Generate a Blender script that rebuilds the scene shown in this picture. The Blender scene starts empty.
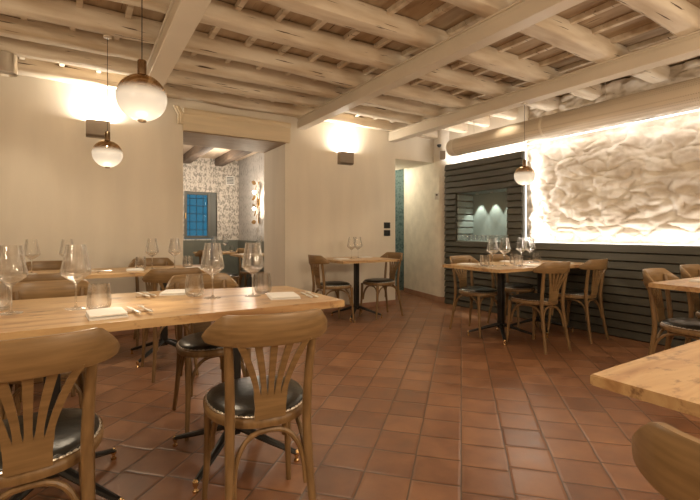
import bpy, bmesh, math, random
from mathutils import Vector, Matrix, noise
random.seed(7)
PI = math.pi
sc = bpy.context.scene
COL = sc.collection

# ------------------------------------------------------------------ materials
def newmat(name):
    m = bpy.data.materials.new(name); m.use_nodes = True
    nt = m.node_tree
    for n in list(nt.nodes): nt.nodes.remove(n)
    out = nt.nodes.new('ShaderNodeOutputMaterial')
    return m, nt, out

def N(nt, t, **kw):
    n = nt.nodes.new(t)
    for k, v in kw.items():
        if k in n.inputs: n.inputs[k].default_value = v
        else: setattr(n, k, v)
    return n

def ramp(nt, stops, src):
    r = nt.nodes.new('ShaderNodeValToRGB')
    e = r.color_ramp.elements
    while len(e) < len(stops): e.new(0.5)
    for i, (p, c) in enumerate(stops):
        e[i].position = p; e[i].color = (c[0], c[1], c[2], 1)
    nt.links.new(src, r.inputs['Fac'])
    return r.outputs['Color']

def coords(nt, scale=(1, 1, 1), rot=(0, 0, 0), kind='Object', rnd=False):
    tc = nt.nodes.new('ShaderNodeTexCoord')
    mp = nt.nodes.new('ShaderNodeMapping')
    mp.inputs['Scale'].default_value = scale
    mp.inputs['Rotation'].default_value = rot
    src = tc.outputs[kind]
    if rnd:
        oi = nt.nodes.new('ShaderNodeObjectInfo')
        mu = N(nt, 'ShaderNodeMath', operation='MULTIPLY'); mu.inputs[1].default_value = 17.0
        nt.links.new(oi.outputs['Random'], mu.inputs[0])
        ad = N(nt, 'ShaderNodeVectorMath', operation='ADD')
        nt.links.new(src, ad.inputs[0]); nt.links.new(mu.outputs[0], ad.inputs[1])
        src = ad.outputs[0]
    nt.links.new(src, mp.inputs['Vector'])
    return mp.outputs['Vector']

def simple(name, col, rough=0.5, metal=0.0, var=0.0, scale=8, bump=0.0, stretch=(1, 1, 1), spec=0.5, coat=0.0, rnd=False, dark=None, lo=.3, hi=.7, detail=4):
    m, nt, out = newmat(name)
    b = N(nt, 'ShaderNodeBsdfPrincipled')
    b.inputs['Roughness'].default_value = rough
    b.inputs['Metallic'].default_value = metal
    b.inputs['Specular IOR Level'].default_value = spec
    b.inputs['Coat Weight'].default_value = coat
    b.inputs['Coat Roughness'].default_value = 0.15
    v = coords(nt, stretch, rnd=rnd)
    nz = N(nt, 'ShaderNodeTexNoise'); nz.inputs['Scale'].default_value = scale; nz.inputs['Detail'].default_value = detail
    nt.links.new(v, nz.inputs['Vector'])
    d = dark or tuple(c*(1-var) for c in col)
    c = ramp(nt, [(lo, d), (hi, col)], nz.outputs['Fac'])
    nt.links.new(c, b.inputs['Base Color'])
    if bump:
        bp = N(nt, 'ShaderNodeBump'); bp.inputs['Strength'].default_value = bump; bp.inputs['Distance'].default_value = 0.01
        nt.links.new(nz.outputs['Fac'], bp.inputs['Height']); nt.links.new(bp.outputs[0], b.inputs['Normal'])
    nt.links.new(b.outputs[0], out.inputs[0])
    return m

M = {}
M['plaster'] = simple('plaster', (.80, .735, .625), .85, var=.10, scale=2.2, stretch=(2, 2, .35), bump=.12, spec=.2)
M['plaster_rough'] = simple('plaster_rough', (.80, .735, .63), .85, var=.15, scale=7, bump=.5, spec=.2)
M['steel_paint'] = simple('beam_paint', (.72, .64, .52), .42, var=.06, scale=3, spec=.4)
M['lintel'] = simple('lintel_paint', (.78, .66, .47), .6, var=.14, scale=3, stretch=(.5, 3, 6), spec=.3)
M['soffit'] = simple('soffit_wood', (.40, .30, .20), .6, var=.3, scale=4, stretch=(1, 6, 1))
M['black_metal'] = simple('black_metal', (.018, .017, .016), .4, 0.2, var=.2, scale=10)
M['brass'] = simple('brass', (.75, .5, .24), .25, 1, var=.1, scale=10)
M['steel'] = simple('cutlery_steel', (.85, .84, .80), .32, .9, var=.05, scale=20)
M['lamp_metal'] = simple('lamp_metal', (.30, .25, .20), .38, .8, var=.05, scale=20)
M['silver'] = simple('silver_metal', (.75, .70, .62), .28, .9, var=.05, scale=20)
M['bronze'] = simple('bronze_metal', (.34, .25, .16), .25, 1, var=.1, scale=20)
M['leather'] = simple('leather', (.022, .021, .017), .30, var=.35, scale=40, bump=.12, spec=.6)
M['napkin'] = simple('napkin_linen', (.82, .80, .76), .9, var=.05, scale=60, bump=.1)
M['switch'] = simple('switch_black', (.02, .02, .02), .35, var=.1)
M['white_plastic'] = simple('white_plastic', (.72, .70, .66), .4, var=.03)
M['skirting'] = simple('terracotta_skirting', (.40, .22, .14), .6, var=.25, scale=9)
M['wainscot'] = simple('wainscot_paint', (.13, .14, .115), .5, var=.15, scale=6)
M['window_paint'] = simple('window_paint', (.10, .105, .095), .45, var=.1, scale=6)
M['dark_beam'] = simple('dark_beam', (.17, .12, .085), .7, var=.5, scale=6, stretch=(4, .6, 4), bump=.4)
M['back_ceiling'] = simple('back_room_boards', (.62, .50, .38), .8, var=.2, scale=6, stretch=(4, .6, 4))
M['niche'] = simple('niche_lining', (.26, .29, .26), .35, var=.15, scale=3)
M['rest'] = simple('cutlery_rest_wood', (.50, .38, .26), .5, var=.2, scale=30)

def slat_mat():
    return simple('slat_paint', (.080, .076, .060), .5, var=.25, scale=5, stretch=(4, .5, 6), bump=.15, spec=.35)
M['slat'] = slat_mat()

def chair_wood():
    m, nt, out = newmat('chair_beech')
    b = N(nt, 'ShaderNodeBsdfPrincipled'); b.inputs['Roughness'].default_value = .38
    b.inputs['Specular IOR Level'].default_value = .45
    v = coords(nt, (14, 14, 2.5), rnd=True)
    nz = N(nt, 'ShaderNodeTexNoise'); nz.inputs['Scale'].default_value = 4; nz.inputs['Detail'].default_value = 5
    nt.links.new(v, nz.inputs['Vector'])
    nt.links.new(ramp(nt, [(.3, (.155, .091, .038)), (.7, (.240, .145, .063))], nz.outputs['Fac']), b.inputs['Base Color'])
    nt.links.new(b.outputs[0], out.inputs[0])
    return m
M['chair'] = chair_wood()
def rail_wood():
    m, nt, out = newmat('chair_rail_beech')
    b = N(nt, 'ShaderNodeBsdfPrincipled'); b.inputs['Roughness'].default_value = .36
    v = coords(nt, (2.0, 6, 26), rnd=True)
    nz = N(nt, 'ShaderNodeTexNoise'); nz.inputs['Scale'].default_value = 3; nz.inputs['Detail'].default_value = 6
    nt.links.new(v, nz.inputs['Vector'])
    nt.links.new(ramp(nt, [(.3, (.180, .108, .046)), (.7, (.270, .168, .074))], nz.outputs['Fac']), b.inputs['Base Color'])
    nt.links.new(b.outputs[0], out.inputs[0])
    return m
M['rail'] = rail_wood()

def table_wood():
    m, nt, out = newmat('table_wood')
    b = N(nt, 'ShaderNodeBsdfPrincipled'); b.inputs['Roughness'].default_value = .33
    b.inputs['Specular IOR Level'].default_value = .5
    v = coords(nt, (1.2, 9, 9), rnd=True)
    w = N(nt, 'ShaderNodeTexNoise'); w.inputs['Scale'].default_value = 1.6; w.inputs['Detail'].default_value = 8; w.inputs['Distortion'].default_value = .7
    nt.links.new(v, w.inputs['Vector'])
    base = ramp(nt, [(.28, (.26, .135, .055)), (.42, (.42, .245, .11)), (.54, (.53, .355, .175)), (.75, (.38, .215, .095))], w.outputs['Fac'])
    v2 = coords(nt, (2.2, 4.5, 4), rnd=True)
    k = N(nt, 'ShaderNodeTexNoise'); k.inputs['Scale'].default_value = 4.5; k.inputs['Detail'].default_value = 6; k.inputs['Roughness'].default_value = .65
    nt.links.new(v2, k.inputs['Vector'])
    kf = ramp(nt, [(.32, (1, 1, 1)), (.44, (0, 0, 0))], k.outputs['Fac'])
    mx = N(nt, 'ShaderNodeMix', data_type='RGBA')
    nt.links.new(kf, mx.inputs['Factor']); nt.links.new(base, mx.inputs['A']); mx.inputs['B'].default_value = (.17, .085, .038, 1)
    nt.links.new(mx.outputs['Result'], b.inputs['Base Color'])
    nt.links.new(b.outputs[0], out.inputs[0])
    return m
M['table'] = table_wood()

def whitewash(name, light, mid, dark, stretch):
    m, nt, out = newmat(name)
    b = N(nt, 'ShaderNodeBsdfPrincipled'); b.inputs['Roughness'].default_value = .75; b.inputs['Specular IOR Level'].default_value = .25
    v = coords(nt, stretch, rnd=True)
    nz = N(nt, 'ShaderNodeTexNoise'); nz.inputs['Scale'].default_value = 2.2; nz.inputs['Detail'].default_value = 8
    nt.links.new(v, nz.inputs['Vector'])
    base = ramp(nt, [(.3, mid), (.6, light)], nz.outputs['Fac'])
    v2 = coords(nt, tuple(s*.9 if s < 1 else s*3.0 for s in stretch), rnd=True)
    c = N(nt, 'ShaderNodeTexNoise'); c.inputs['Scale'].default_value = 3.5; c.inputs['Detail'].default_value = 3
    nt.links.new(v2, c.inputs['Vector'])
    cf = ramp(nt, [(.30, (1, 1, 1)), (.335, (0, 0, 0))], c.outputs['Fac'])
    mx = N(nt, 'ShaderNodeMix', data_type='RGBA')
    nt.links.new(cf, mx.inputs['Factor']); nt.links.new(base, mx.inputs['A']); mx.inputs['B'].default_value = (*dark, 1)
    nt.links.new(mx.outputs['Result'], b.inputs['Base Color'])
    bp = N(nt, 'ShaderNodeBump'); bp.inputs['Strength'].default_value = .5; bp.inputs['Distance'].default_value = .012
    nt.links.new(nz.outputs['Fac'], bp.inputs['Height']); nt.links.new(bp.outputs[0], b.inputs['Normal'])
    nt.links.new(b.outputs[0], out.inputs[0])
    return m
M['joist'] = whitewash('whitewashed_joist', (.74, .655, .53), (.54, .43, .30), (.10, .06, .035), (.8, 5, 5))
M['plank'] = whitewash('whitewashed_plank', (.48, .37, .25), (.34, .24, .15), (.14, .09, .05), (5, .8, 5))

def floor_mat():
    m, nt, out = newmat('terracotta_tiles')
    b = N(nt, 'ShaderNodeBsdfPrincipled')
    s = 0.214
    tc = N(nt, 'ShaderNodeTexCoord'); mp = N(nt, 'ShaderNodeMapping')
    mp.inputs['Rotation'].default_value = (0, 0, math.radians(46.5))
    mp.inputs['Scale'].default_value = (1/s, 1/s, 1)
    nt.links.new(tc.outputs['Object'], mp.inputs['Vector'])
    wob = N(nt, 'ShaderNodeTexNoise'); wob.inputs['Scale'].default_value = 1.2; wob.inputs['Detail'].default_value = 3
    nt.links.new(mp.outputs[0], wob.inputs['Vector'])
    sub = N(nt, 'ShaderNodeVectorMath', operation='SUBTRACT'); sub.inputs[1].default_value = (.5, .5, .5)
    nt.links.new(wob.outputs['Color'], sub.inputs[0])
    scl = N(nt, 'ShaderNodeVectorMath', operation='SCALE'); scl.inputs['Scale'].default_value = .05
    nt.links.new(sub.outputs[0], scl.inputs[0])
    add = N(nt, 'ShaderNodeVectorMath', operation='ADD')
    nt.links.new(mp.outputs[0], add.inputs[0]); nt.links.new(scl.outputs[0], add.inputs[1])
    sep = N(nt, 'ShaderNodeSeparateXYZ'); nt.links.new(add.outputs[0], sep.inputs[0])
    def mth(op, a, b_=None):
        n = N(nt, 'ShaderNodeMath', operation=op)
        for i, q in enumerate((a, b_)):
            if q is None: continue
            if isinstance(q, (int, float)): n.inputs[i].default_value = q
            else: nt.links.new(q, n.inputs[i])
        return n.outputs[0]
    u = sep.outputs['X']; v = sep.outputs['Y']
    cu = mth('FLOOR', u)
    wn = N(nt, 'ShaderNodeTexWhiteNoise', noise_dimensions='1D'); nt.links.new(cu, wn.inputs['W'])
    v = mth('ADD', v, mth('MULTIPLY', wn.outputs['Value'], .45))
    cv = mth('FLOOR', v)
    fu = mth('ABSOLUTE', mth('SUBTRACT', mth('FRACT', u), .5))
    fv = mth('ABSOLUTE', mth('SUBTRACT', mth('FRACT', v), .5))
    edge = mth('MAXIMUM', fu, fv)
    cmb = N(nt, 'ShaderNodeCombineXYZ'); nt.links.new(cu, cmb.inputs[0]); nt.links.new(cv, cmb.inputs[1])
    w2 = N(nt, 'ShaderNodeTexWhiteNoise', noise_dimensions='3D'); nt.links.new(cmb.outputs[0], w2.inputs['Vector'])
    n2 = N(nt, 'ShaderNodeTexNoise'); n2.inputs['Scale'].default_value = 1.6; n2.inputs['Detail'].default_value = 7
    nt.links.new(mp.outputs[0], n2.inputs['Vector'])
    val = mth('ADD', mth('MULTIPLY', w2.outputs['Value'], .30), mth('MULTIPLY', n2.outputs['Fac'], .75))
    tile = ramp(nt, [(.2, (.130, .056, .026)), (.5, (.210, .093, .043)), (.8, (.32, .155, .076))], val)
    g = ramp(nt, [(.477, (0, 0, 0)), (.492, (1, 1, 1))], edge)
    mx = N(nt, 'ShaderNodeMix', data_type='RGBA')
    nt.links.new(g, mx.inputs['Factor']); nt.links.new(tile, mx.inputs['A']); mx.inputs['B'].default_value = (.085, .048, .026, 1)
    nt.links.new(mx.outputs['Result'], b.inputs['Base Color'])
    rr = N(nt, 'ShaderNodeMapRange'); rr.inputs['To Min'].default_value = .24; rr.inputs['To Max'].default_value = .50
    nt.links.new(n2.outputs['Fac'], rr.inputs['Value']); nt.links.new(rr.outputs[0], b.inputs['Roughness'])
    h = ramp(nt, [(.44, (1, 1, 1)), (.495, (0, 0, 0))], edge)
    hh = mth('ADD', h, mth('MULTIPLY', n2.outputs['Fac'], .5))
    bp = N(nt, 'ShaderNodeBump'); bp.inputs['Strength'].default_value = .5; bp.inputs['Distance'].default_value = .004
    nt.links.new(hh, bp.inputs['Height']); nt.links.new(bp.outputs[0], b.inputs['Normal'])
    nt.links.new(b.outputs[0], out.inputs[0])
    return m
M['floor'] = floor_mat()

def stone_mat():
    m, nt, out = newmat('limewashed_stone')
    b = N(nt, 'ShaderNodeBsdfPrincipled'); b.inputs['Roughness'].default_value = .9; b.inputs['Specular IOR Level'].default_value = .15
    v = coords(nt)
    nz = N(nt, 'ShaderNodeTexNoise'); nz.inputs['Scale'].default_value = 5; nz.inputs['Detail'].default_value = 8
    nt.links.new(v, nz.inputs['Vector'])
    nt.links.new(ramp(nt, [(.28, (.45, .37, .28)), (.6, (.70, .64, .55))], nz.outputs['Fac']), b.inputs['Base Color'])
    n3 = N(nt, 'ShaderNodeTexNoise'); n3.inputs['Scale'].default_value = 22; n3.inputs['Detail'].default_value = 6
    nt.links.new(v, n3.inputs['Vector'])
    bp = N(nt, 'ShaderNodeBump'); bp.inputs['Strength'].default_value = .35; bp.inputs['Distance'].default_value = .012
    nt.links.new(n3.outputs['Fac'], bp.inputs['Height']); nt.links.new(bp.outputs[0], b.inputs['Normal'])
    nt.links.new(b.outputs[0], out.inputs[0])
    return m
M['stone'] = stone_mat()

def duct_mat():
    m, nt, out = newmat('perforated_duct')
    b = N(nt, 'ShaderNodeBsdfPrincipled'); b.inputs['Roughness'].default_value = .5; b.inputs['Metallic'].default_value = .1
    v = coords(nt, (55, 55, 55))
    vo = N(nt, 'ShaderNodeTexVoronoi'); vo.inputs['Scale'].default_value = 1; vo.inputs['Randomness'].default_value = 0
    nt.links.new(v, vo.inputs['Vector'])
    nt.links.new(ramp(nt, [(.2, (.36, .29, .20)), (.32, (.60, .51, .39))], vo.outputs['Distance']), b.inputs['Base Color'])
    nt.links.new(b.outputs[0], out.inputs[0])
    return m
M['duct'] = duct_mat()

def glass_mat(name, tint=(.99, .99, .985), edge=.5, core=.55):
    m, nt, out = newmat(name)
    t = N(nt, 'ShaderNodeBsdfTransparent'); t.inputs['Color'].default_value = (*tint, 1)
    gl = N(nt, 'ShaderNodeBsdfGlass'); gl.inputs['Roughness'].default_value = 0; gl.inputs['IOR'].default_value = 1.5; gl.inputs['Color'].default_value = (1, 1, 1, 1)
    cm = N(nt, 'ShaderNodeMixShader'); cm.inputs[0].default_value = core
    nt.links.new(t.outputs[0], cm.inputs[1]); nt.links.new(gl.outputs[0], cm.inputs[2])
    g = N(nt, 'ShaderNodeBsdfGlossy'); g.inputs['Roughness'].default_value = .12
    d = N(nt, 'ShaderNodeBsdfDiffuse'); d.inputs['Color'].default_value = (.95, .95, .95, 1)  # white diffuse paints the bright rim highlights onto the silhouettes
    gd = N(nt, 'ShaderNodeMixShader'); gd.inputs[0].default_value = .5
    nt.links.new(g.outputs[0], gd.inputs[1]); nt.links.new(d.outputs[0], gd.inputs[2])
    lw = N(nt, 'ShaderNodeLayerWeight'); lw.inputs['Blend'].default_value = .5
    pw = N(nt, 'ShaderNodeMath', operation='POWER'); pw.inputs[1].default_value = 3
    nt.links.new(lw.outputs['Facing'], pw.inputs[0])
    ge = N(nt, 'ShaderNodeNewGeometry')
    fr = N(nt, 'ShaderNodeMath', operation='SUBTRACT'); fr.inputs[0].default_value = 1; nt.links.new(ge.outputs['Backfacing'], fr.inputs[1])
    mu = N(nt, 'ShaderNodeMath', operation='MULTIPLY'); nt.links.new(pw.outputs[0], mu.inputs[0]); nt.links.new(fr.outputs[0], mu.inputs[1])
    m3 = N(nt, 'ShaderNodeMath', operation='MULTIPLY'); m3.inputs[1].default_value = edge; nt.links.new(mu.outputs[0], m3.inputs[0])
    mx = N(nt, 'ShaderNodeMixShader')
    nt.links.new(m3.outputs[0], mx.inputs[0]); nt.links.new(cm.outputs[0], mx.inputs[1]); nt.links.new(gd.outputs[0], mx.inputs[2])
    nt.links.new(mx.outputs[0], out.inputs[0])
    return m
M['glass'] = glass_mat('clear_glass')
M['pane'] = glass_mat('window_glass', (.85, .9, .95), .3, .3)

def smoky_mat():
    m, nt, out = newmat('bronze_fading_glass')
    t = N(nt, 'ShaderNodeBsdfTransparent'); t.inputs['Color'].default_value = (.80, .68, .52, 1)
    g = N(nt, 'ShaderNodeBsdfGlossy'); g.inputs['Roughness'].default_value = .08; g.inputs['Color'].default_value = (.70, .58, .42, 1)
    mx = N(nt, 'ShaderNodeMixShader'); mx.inputs[0].default_value = .5
    nt.links.new(t.outputs[0], mx.inputs[1]); nt.links.new(g.outputs[0], mx.inputs[2])
    tc = N(nt, 'ShaderNodeTexCoord'); sp = N(nt, 'ShaderNodeSeparateXYZ'); nt.links.new(tc.outputs['Object'], sp.inputs[0])
    mr = N(nt, 'ShaderNodeMapRange', interpolation_type='SMOOTHSTEP'); mr.inputs['From Min'].default_value = -.012; mr.inputs['From Max'].default_value = .050
    nt.links.new(sp.outputs['Z'], mr.inputs['Value'])
    e = N(nt, 'ShaderNodeEmission'); e.inputs['Color'].default_value = (1, .84, .64, 1); e.inputs['Strength'].default_value = OPAL
    d = N(nt, 'ShaderNodeBsdfPrincipled'); d.inputs['Base Color'].default_value = (.42, .39, .34, 1); d.inputs['Roughness'].default_value = .25
    a = N(nt, 'ShaderNodeAddShader'); nt.links.new(e.outputs[0], a.inputs[0]); nt.links.new(d.outputs[0], a.inputs[1])
    m2 = N(nt, 'ShaderNodeMixShader'); nt.links.new(mr.outputs[0], m2.inputs[0]); nt.links.new(a.outputs[0], m2.inputs[1]); nt.links.new(mx.outputs[0], m2.inputs[2])
    nt.links.new(m2.outputs[0], out.inputs[0])
    return m
OPAL = .38
M['smoky'] = smoky_mat()

def emis(name, col, s, diff=None):
    m, nt, out = newmat(name)
    e = N(nt, 'ShaderNodeEmission'); e.inputs['Color'].default_value = (*col, 1); e.inputs['Strength'].default_value = s
    if diff:
        d = N(nt, 'ShaderNodeBsdfPrincipled'); d.inputs['Base Color'].default_value = (*diff, 1); d.inputs['Roughness'].default_value = .25
        a = N(nt, 'ShaderNodeAddShader'); nt.links.new(e.outputs[0], a.inputs[0]); nt.links.new(d.outputs[0], a.inputs[1])
        nt.links.new(a.outputs[0], out.inputs[0])
    else: nt.links.new(e.outputs[0], out.inputs[0])
    return m
M['opal'] = emis('opal_glass', (1, .84, .64), OPAL, (.42, .39, .34))
M['led'] = emis('led_strip', (1, .92, .83), 3)
M['bulb'] = emis('bulb', (1, .88, .7), 14)
M['lamp_glow'] = emis('lamp_diffuser', (1, .86, .62), 6)

def paper(name, a, b_, scale, stripe=0):
    m, nt, out = newmat(name)
    b = N(nt, 'ShaderNodeBsdfPrincipled'); b.inputs['Roughness'].default_value = .45
    v = coords(nt, (scale, scale, scale*.7), (0, 0, 0))
    vo = N(nt, 'ShaderNodeTexVoronoi'); vo.inputs['Scale'].default_value = .35; vo.inputs['Randomness'].default_value = .25
    nt.links.new(v, vo.inputs['Vector'])
    nz = N(nt, 'ShaderNodeTexNoise'); nz.inputs['Scale'].default_value = 1.2; nz.inputs['Detail'].default_value = 2
    nt.links.new(v, nz.inputs['Vector'])
    ad = N(nt, 'ShaderNodeMath', operation='MULTIPLY_ADD'); nt.links.new(vo.outputs['Distance'], ad.inputs[0]); ad.inputs[1].default_value = .35; nt.links.new(nz.outputs['Fac'], ad.inputs[2])
    src = ad.outputs[0]
    if stripe:
        v2 = coords(nt, (0, stripe, 0))
        wv = N(nt, 'ShaderNodeTexWave', bands_direction='Y'); wv.inputs['Scale'].default_value = 1; nt.links.new(v2, wv.inputs['Vector'])
        a2 = N(nt, 'ShaderNodeMath', operation='MULTIPLY_ADD'); nt.links.new(wv.outputs['Fac'], a2.inputs[0]); a2.inputs[1].default_value = .16; nt.links.new(src, a2.inputs[2]); src = a2.outputs[0]
    nt.links.new(ramp(nt, [(.52, a), (.74, b_)], src), b.inputs['Base Color'])
    nt.links.new(b.outputs[0], out.inputs[0])
    return m
M['paper_grey'] = paper('damask_paper_grey', (.24, .22, .19), (.58, .53, .47), 32)
M['paper_silver'] = paper('damask_paper_silver', (.22, .21, .20), (.42, .40, .38), 26, 4)
M['paper_teal'] = paper('damask_paper_teal', (.05, .12, .14), (.16, .26, .28), 30)

# ------------------------------------------------------------------ mesh helpers
def finish(bm, sharp=.6):
    bmesh.ops.remove_doubles(bm, verts=bm.verts, dist=1e-6)
    bmesh.ops.recalc_face_normals(bm, faces=bm.faces)
    for f in bm.faces: f.smooth = True
    for e in bm.edges:
        if len(e.link_faces) == 2 and e.calc_face_angle(0) > sharp: e.smooth = False

def obj(name, bm, mat, parent=None, loc=(0, 0, 0), rz=0, sharp=.6):
    finish(bm, sharp)
    me = bpy.data.meshes.new(name); bm.to_mesh(me); bm.free()
    me.materials.append(mat)
    o = bpy.data.objects.new(name, me); COL.objects.link(o)
    o.location = loc; o.rotation_euler = (0, 0, rz)
    if parent: o.parent = parent
    return o

def tag(o, label, cat, group=None, kind=None):
    o['label'] = label; o['category'] = cat
    if group: o['group'] = group
    if kind: o['kind'] = kind
    return o

def thing(name, label, cat, loc=(0, 0, 0), rz=0, group=None):
    o = bpy.data.objects.new(name, None); COL.objects.link(o)
    o.empty_display_size = .05
    o.location = loc; o.rotation_euler = (0, 0, rz)
    return tag(o, label, cat, group)

def struct(name, bm, mat, sharp=.6):
    o = obj(name, bm, mat, sharp=sharp); o['kind'] = 'structure'; return o

def kids(o): return [c for c in bpy.data.objects if c.parent == o]
def dup(root, loc, rz, label, group=None):
    def cp(o, par):
        c = o.copy(); COL.objects.link(c)
        if par: c.parent = par
        for ch in TREE.get(o.name, []): cp(ch, c)
        return c
    build_tree(root)
    r = cp(root, None)
    r.location = loc; r.rotation_euler = (0, 0, rz); r['label'] = label
    if group: r['group'] = group
    return r
TREE = {}
def build_tree(root):
    if root.name in TREE: return
    allo = list(bpy.data.objects)
    def rec(o):
        TREE[o.name] = [c for c in allo if c.parent == o]
        for c in TREE[o.name]: rec(c)
    rec(root)

def BM(): return bmesh.new()
def box(bm, x0, x1, y0, y1, z0, z1, bev=0, seg=1):
    vs = [bm.verts.new((x, y, z)) for x in (x0, x1) for y in (y0, y1) for z in (z0, z1)]
    idx = [(0, 1, 3, 2), (4, 6, 7, 5), (0, 4, 5, 1), (2, 3, 7, 6), (0, 2, 6, 4), (1, 5, 7, 3)]
    fs = [bm.faces.new([vs[i] for i in q]) for q in idx]
    if bev:
        es = list({e for f in fs for e in f.edges})
        bmesh.ops.bevel(bm, geom=es, offset=bev, segments=seg, affect='EDGES', profile=.5)
    return bm

def tube(bm, pts, rad, n=10, cap=True, flat=None):
    pts = [Vector(p) for p in pts]
    if not isinstance(rad, (list, tuple)): rad = [rad]*len(pts)
    rings = []
    up = None
    for i, p in enumerate(pts):
        a = pts[max(i-1, 0)]; b = pts[min(i+1, len(pts)-1)]
        t = (b-a).normalized()
        if up is None:
            up = Vector((0, 0, 1)) if abs(t.z) < .9 else Vector((1, 0, 0))
        s = t.cross(up).normalized(); up = s.cross(t).normalized()
        rx, ry = rad[i], rad[i]*(flat or 1)
        rings.append([bm.verts.new(p + s*math.cos(2*PI*k/n)*rx + up*math.sin(2*PI*k/n)*ry) for k in range(n)])
    for a, b in zip(rings, rings[1:]):
        for k in range(n): bm.faces.new((a[k], a[(k+1) % n], b[(k+1) % n], b[k]))
    if cap:
        bm.faces.new(rings[0]); bm.faces.new(rings[-1])
    return bm

def curve(ctrl, n=14):
    """Catmull-Rom through (x,y,z,r) tuples"""
    c = [Vector(p) for p in ctrl]
    c = [c[0]*2-c[1]] + c + [c[-1]*2-c[-2]]
    out = []
    seg = len(c)-3
    for s in range(seg):
        p0, p1, p2, p3 = c[s:s+4]
        m = max(2, n//seg)
        for j in range(m):
            t = j/m
            out.append(.5*((2*p1)+(p2-p0)*t+(2*p0-5*p1+4*p2-p3)*t*t+(3*p1-p0-3*p2+p3)*t**3))
    out.append(c[-2])
    return out
def ctube(bm, ctrl, n=14, k=10):
    pr = curve([Vector(q) for q in ctrl], n)
    return tube(bm, [p[:3] for p in pr], [p[3] for p in pr], k)

def lathe(bm, prof, n=24, c=(0, 0, 0), closed=False):
    rings = []
    for r, z in prof:
        if r < 1e-5: rings.append([bm.verts.new((c[0], c[1], c[2]+z))])
        else: rings.append([bm.verts.new((c[0]+r*math.cos(2*PI*k/n), c[1]+r*math.sin(2*PI*k/n), c[2]+z)) for k in range(n)])
    prs = list(zip(rings, rings[1:]))
    if closed: prs.append((rings[-1], rings[0]))
    for a, b in prs:
        if len(a) == 1 and len(b) == 1: continue
        for k in range(n):
            k2 = (k+1) % n
            if len(a) == 1: bm.faces.new((a[0], b[k], b[k2]))
            elif len(b) == 1: bm.faces.new((a[k], a[k2], b[0]))
            else: bm.faces.new((a[k], a[k2], b[k2], b[k]))
    return bm

def prism(bm, poly, z0, z1, bev=0):
    a = [bm.verts.new((x, y, z0)) for x, y in poly]; b = [bm.verts.new((x, y, z1)) for x, y in poly]
    fs = [bm.faces.new(a), bm.faces.new(b)]
    n = len(poly)
    for i in range(n): fs.append(bm.faces.new((a[i], a[(i+1) % n], b[(i+1) % n], b[i])))
    if bev:
        es = list({e for f in fs for e in f.edges})
        bmesh.ops.bevel(bm, geom=es, offset=bev, segments=2, affect='EDGES')
    return bm

# ------------------------------------------------------------------ setting
WY = 5.195      # face of the back wall
CEIL = 2.76
struct('floor', box(BM(), -3.2, 5.6, -2.2, 8.5, -.08, 0), M['floor'])
struct('ceiling', box(BM(), -3.2, 5.6, -2.2, 6.0, CEIL, CEIL+.08), M['plank'])

# back wall with the wide opening and the passage, 0.75 m thick
T = .76
b = BM()
box(b, -3.2, .99, WY, WY+T, 0, CEIL)
box(b, .99, 2.25, WY+.001, WY+T, 2.30, CEIL)
box(b, 2.25, 4.06, WY, WY+T, 0, CEIL)
box(b, 4.06, 4.84, WY, WY+T+.2, 2.225, CEIL)
struct('wall_back', b, M['plaster'])
# pier between passage and panelling, wobbly plaster
b = BM()
pl = [(4.84, WY), (4.80, 5.03), (4.82, 4.97), (4.885, 4.90), (5.35, 4.88), (5.35, 6.3), (5.06, 6.2)]
nz_ = 28
rings = []
for j in range(nz_+1):
    z = CEIL*j/nz_
    rings.append([b.verts.new((x + (.012*noise.noise(Vector((x*9, y*9, z*3))) if i in (1, 2) else 0), y + (.015*noise.noise(Vector((y*7, 3, z*4))) if i in (1, 2, 3) else 0), z)) for i, (x, y) in enumerate(pl)])
for r0, r1 in zip(rings, rings[1:]):
    for i in range(len(pl)): b.faces.new((r0[i], r0[(i+1) % len(pl)], r1[(i+1) % len(pl)], r1[i]))
b.faces.new(rings[0]); b.faces.new(rings[-1])
struct('wall_pier', b, M['plaster_rough'])
# right hand wall slab, left wall, wall behind the camera
b = BM(); box(b, 5.25, 5.45, -2.2, 6.9, 0, CEIL)
box(b, 4.90, 5.25, 3.52, 4.90, 1.74, CEIL)
struct('wall_right', b, M['plaster'])
struct('wall_left', box(BM(), -3.2, -3.0, -2.2, WY, 0, CEIL), M['plaster'])
struct('wall_front', box(BM(), -3.0, 5.25, -2.2, -2.0, 0, CEIL), M['plaster'])
# skirting
b = BM(); box(b, 2.25, 4.06, WY-.015, WY, 0, .075, .003)
box(b, -3.0, .99, WY-.015, WY, 0, .075, .003)
struct('baseboard_back', b, M['skirting'])
b = BM()
prism(b, [(4.84, WY), (4.80, 5.03), (4.82, 4.97), (4.885, 4.90), (4.87, 4.885), (4.80, 4.955), (4.782, 5.03), (4.822, WY), (5.042, 6.2), (5.06, 6.2)], 0, .085)
struct('baseboard_passage', b, M['skirting'])

# corridor behind the passage
b = BM(); box(b, 3.0, 5.40, 6.45, 6.9, 0, CEIL)
struct('wall_passage', b, M['paper_teal'])
struct('baseboard_corridor', box(BM(), 3.0, 5.06, 6.435, 6.45, 0, .09), M['skirting'])
b = BM(); box(b, 2.98, 3.1, WY+T, 6.45, 0, CEIL)
struct('wall_corridor', b, M['plaster'])
struct('ceiling_corridor', box(BM(), 3.1, 5.25, 6.16, 6.45, 2.50, 2.58), M['plaster'])

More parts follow.
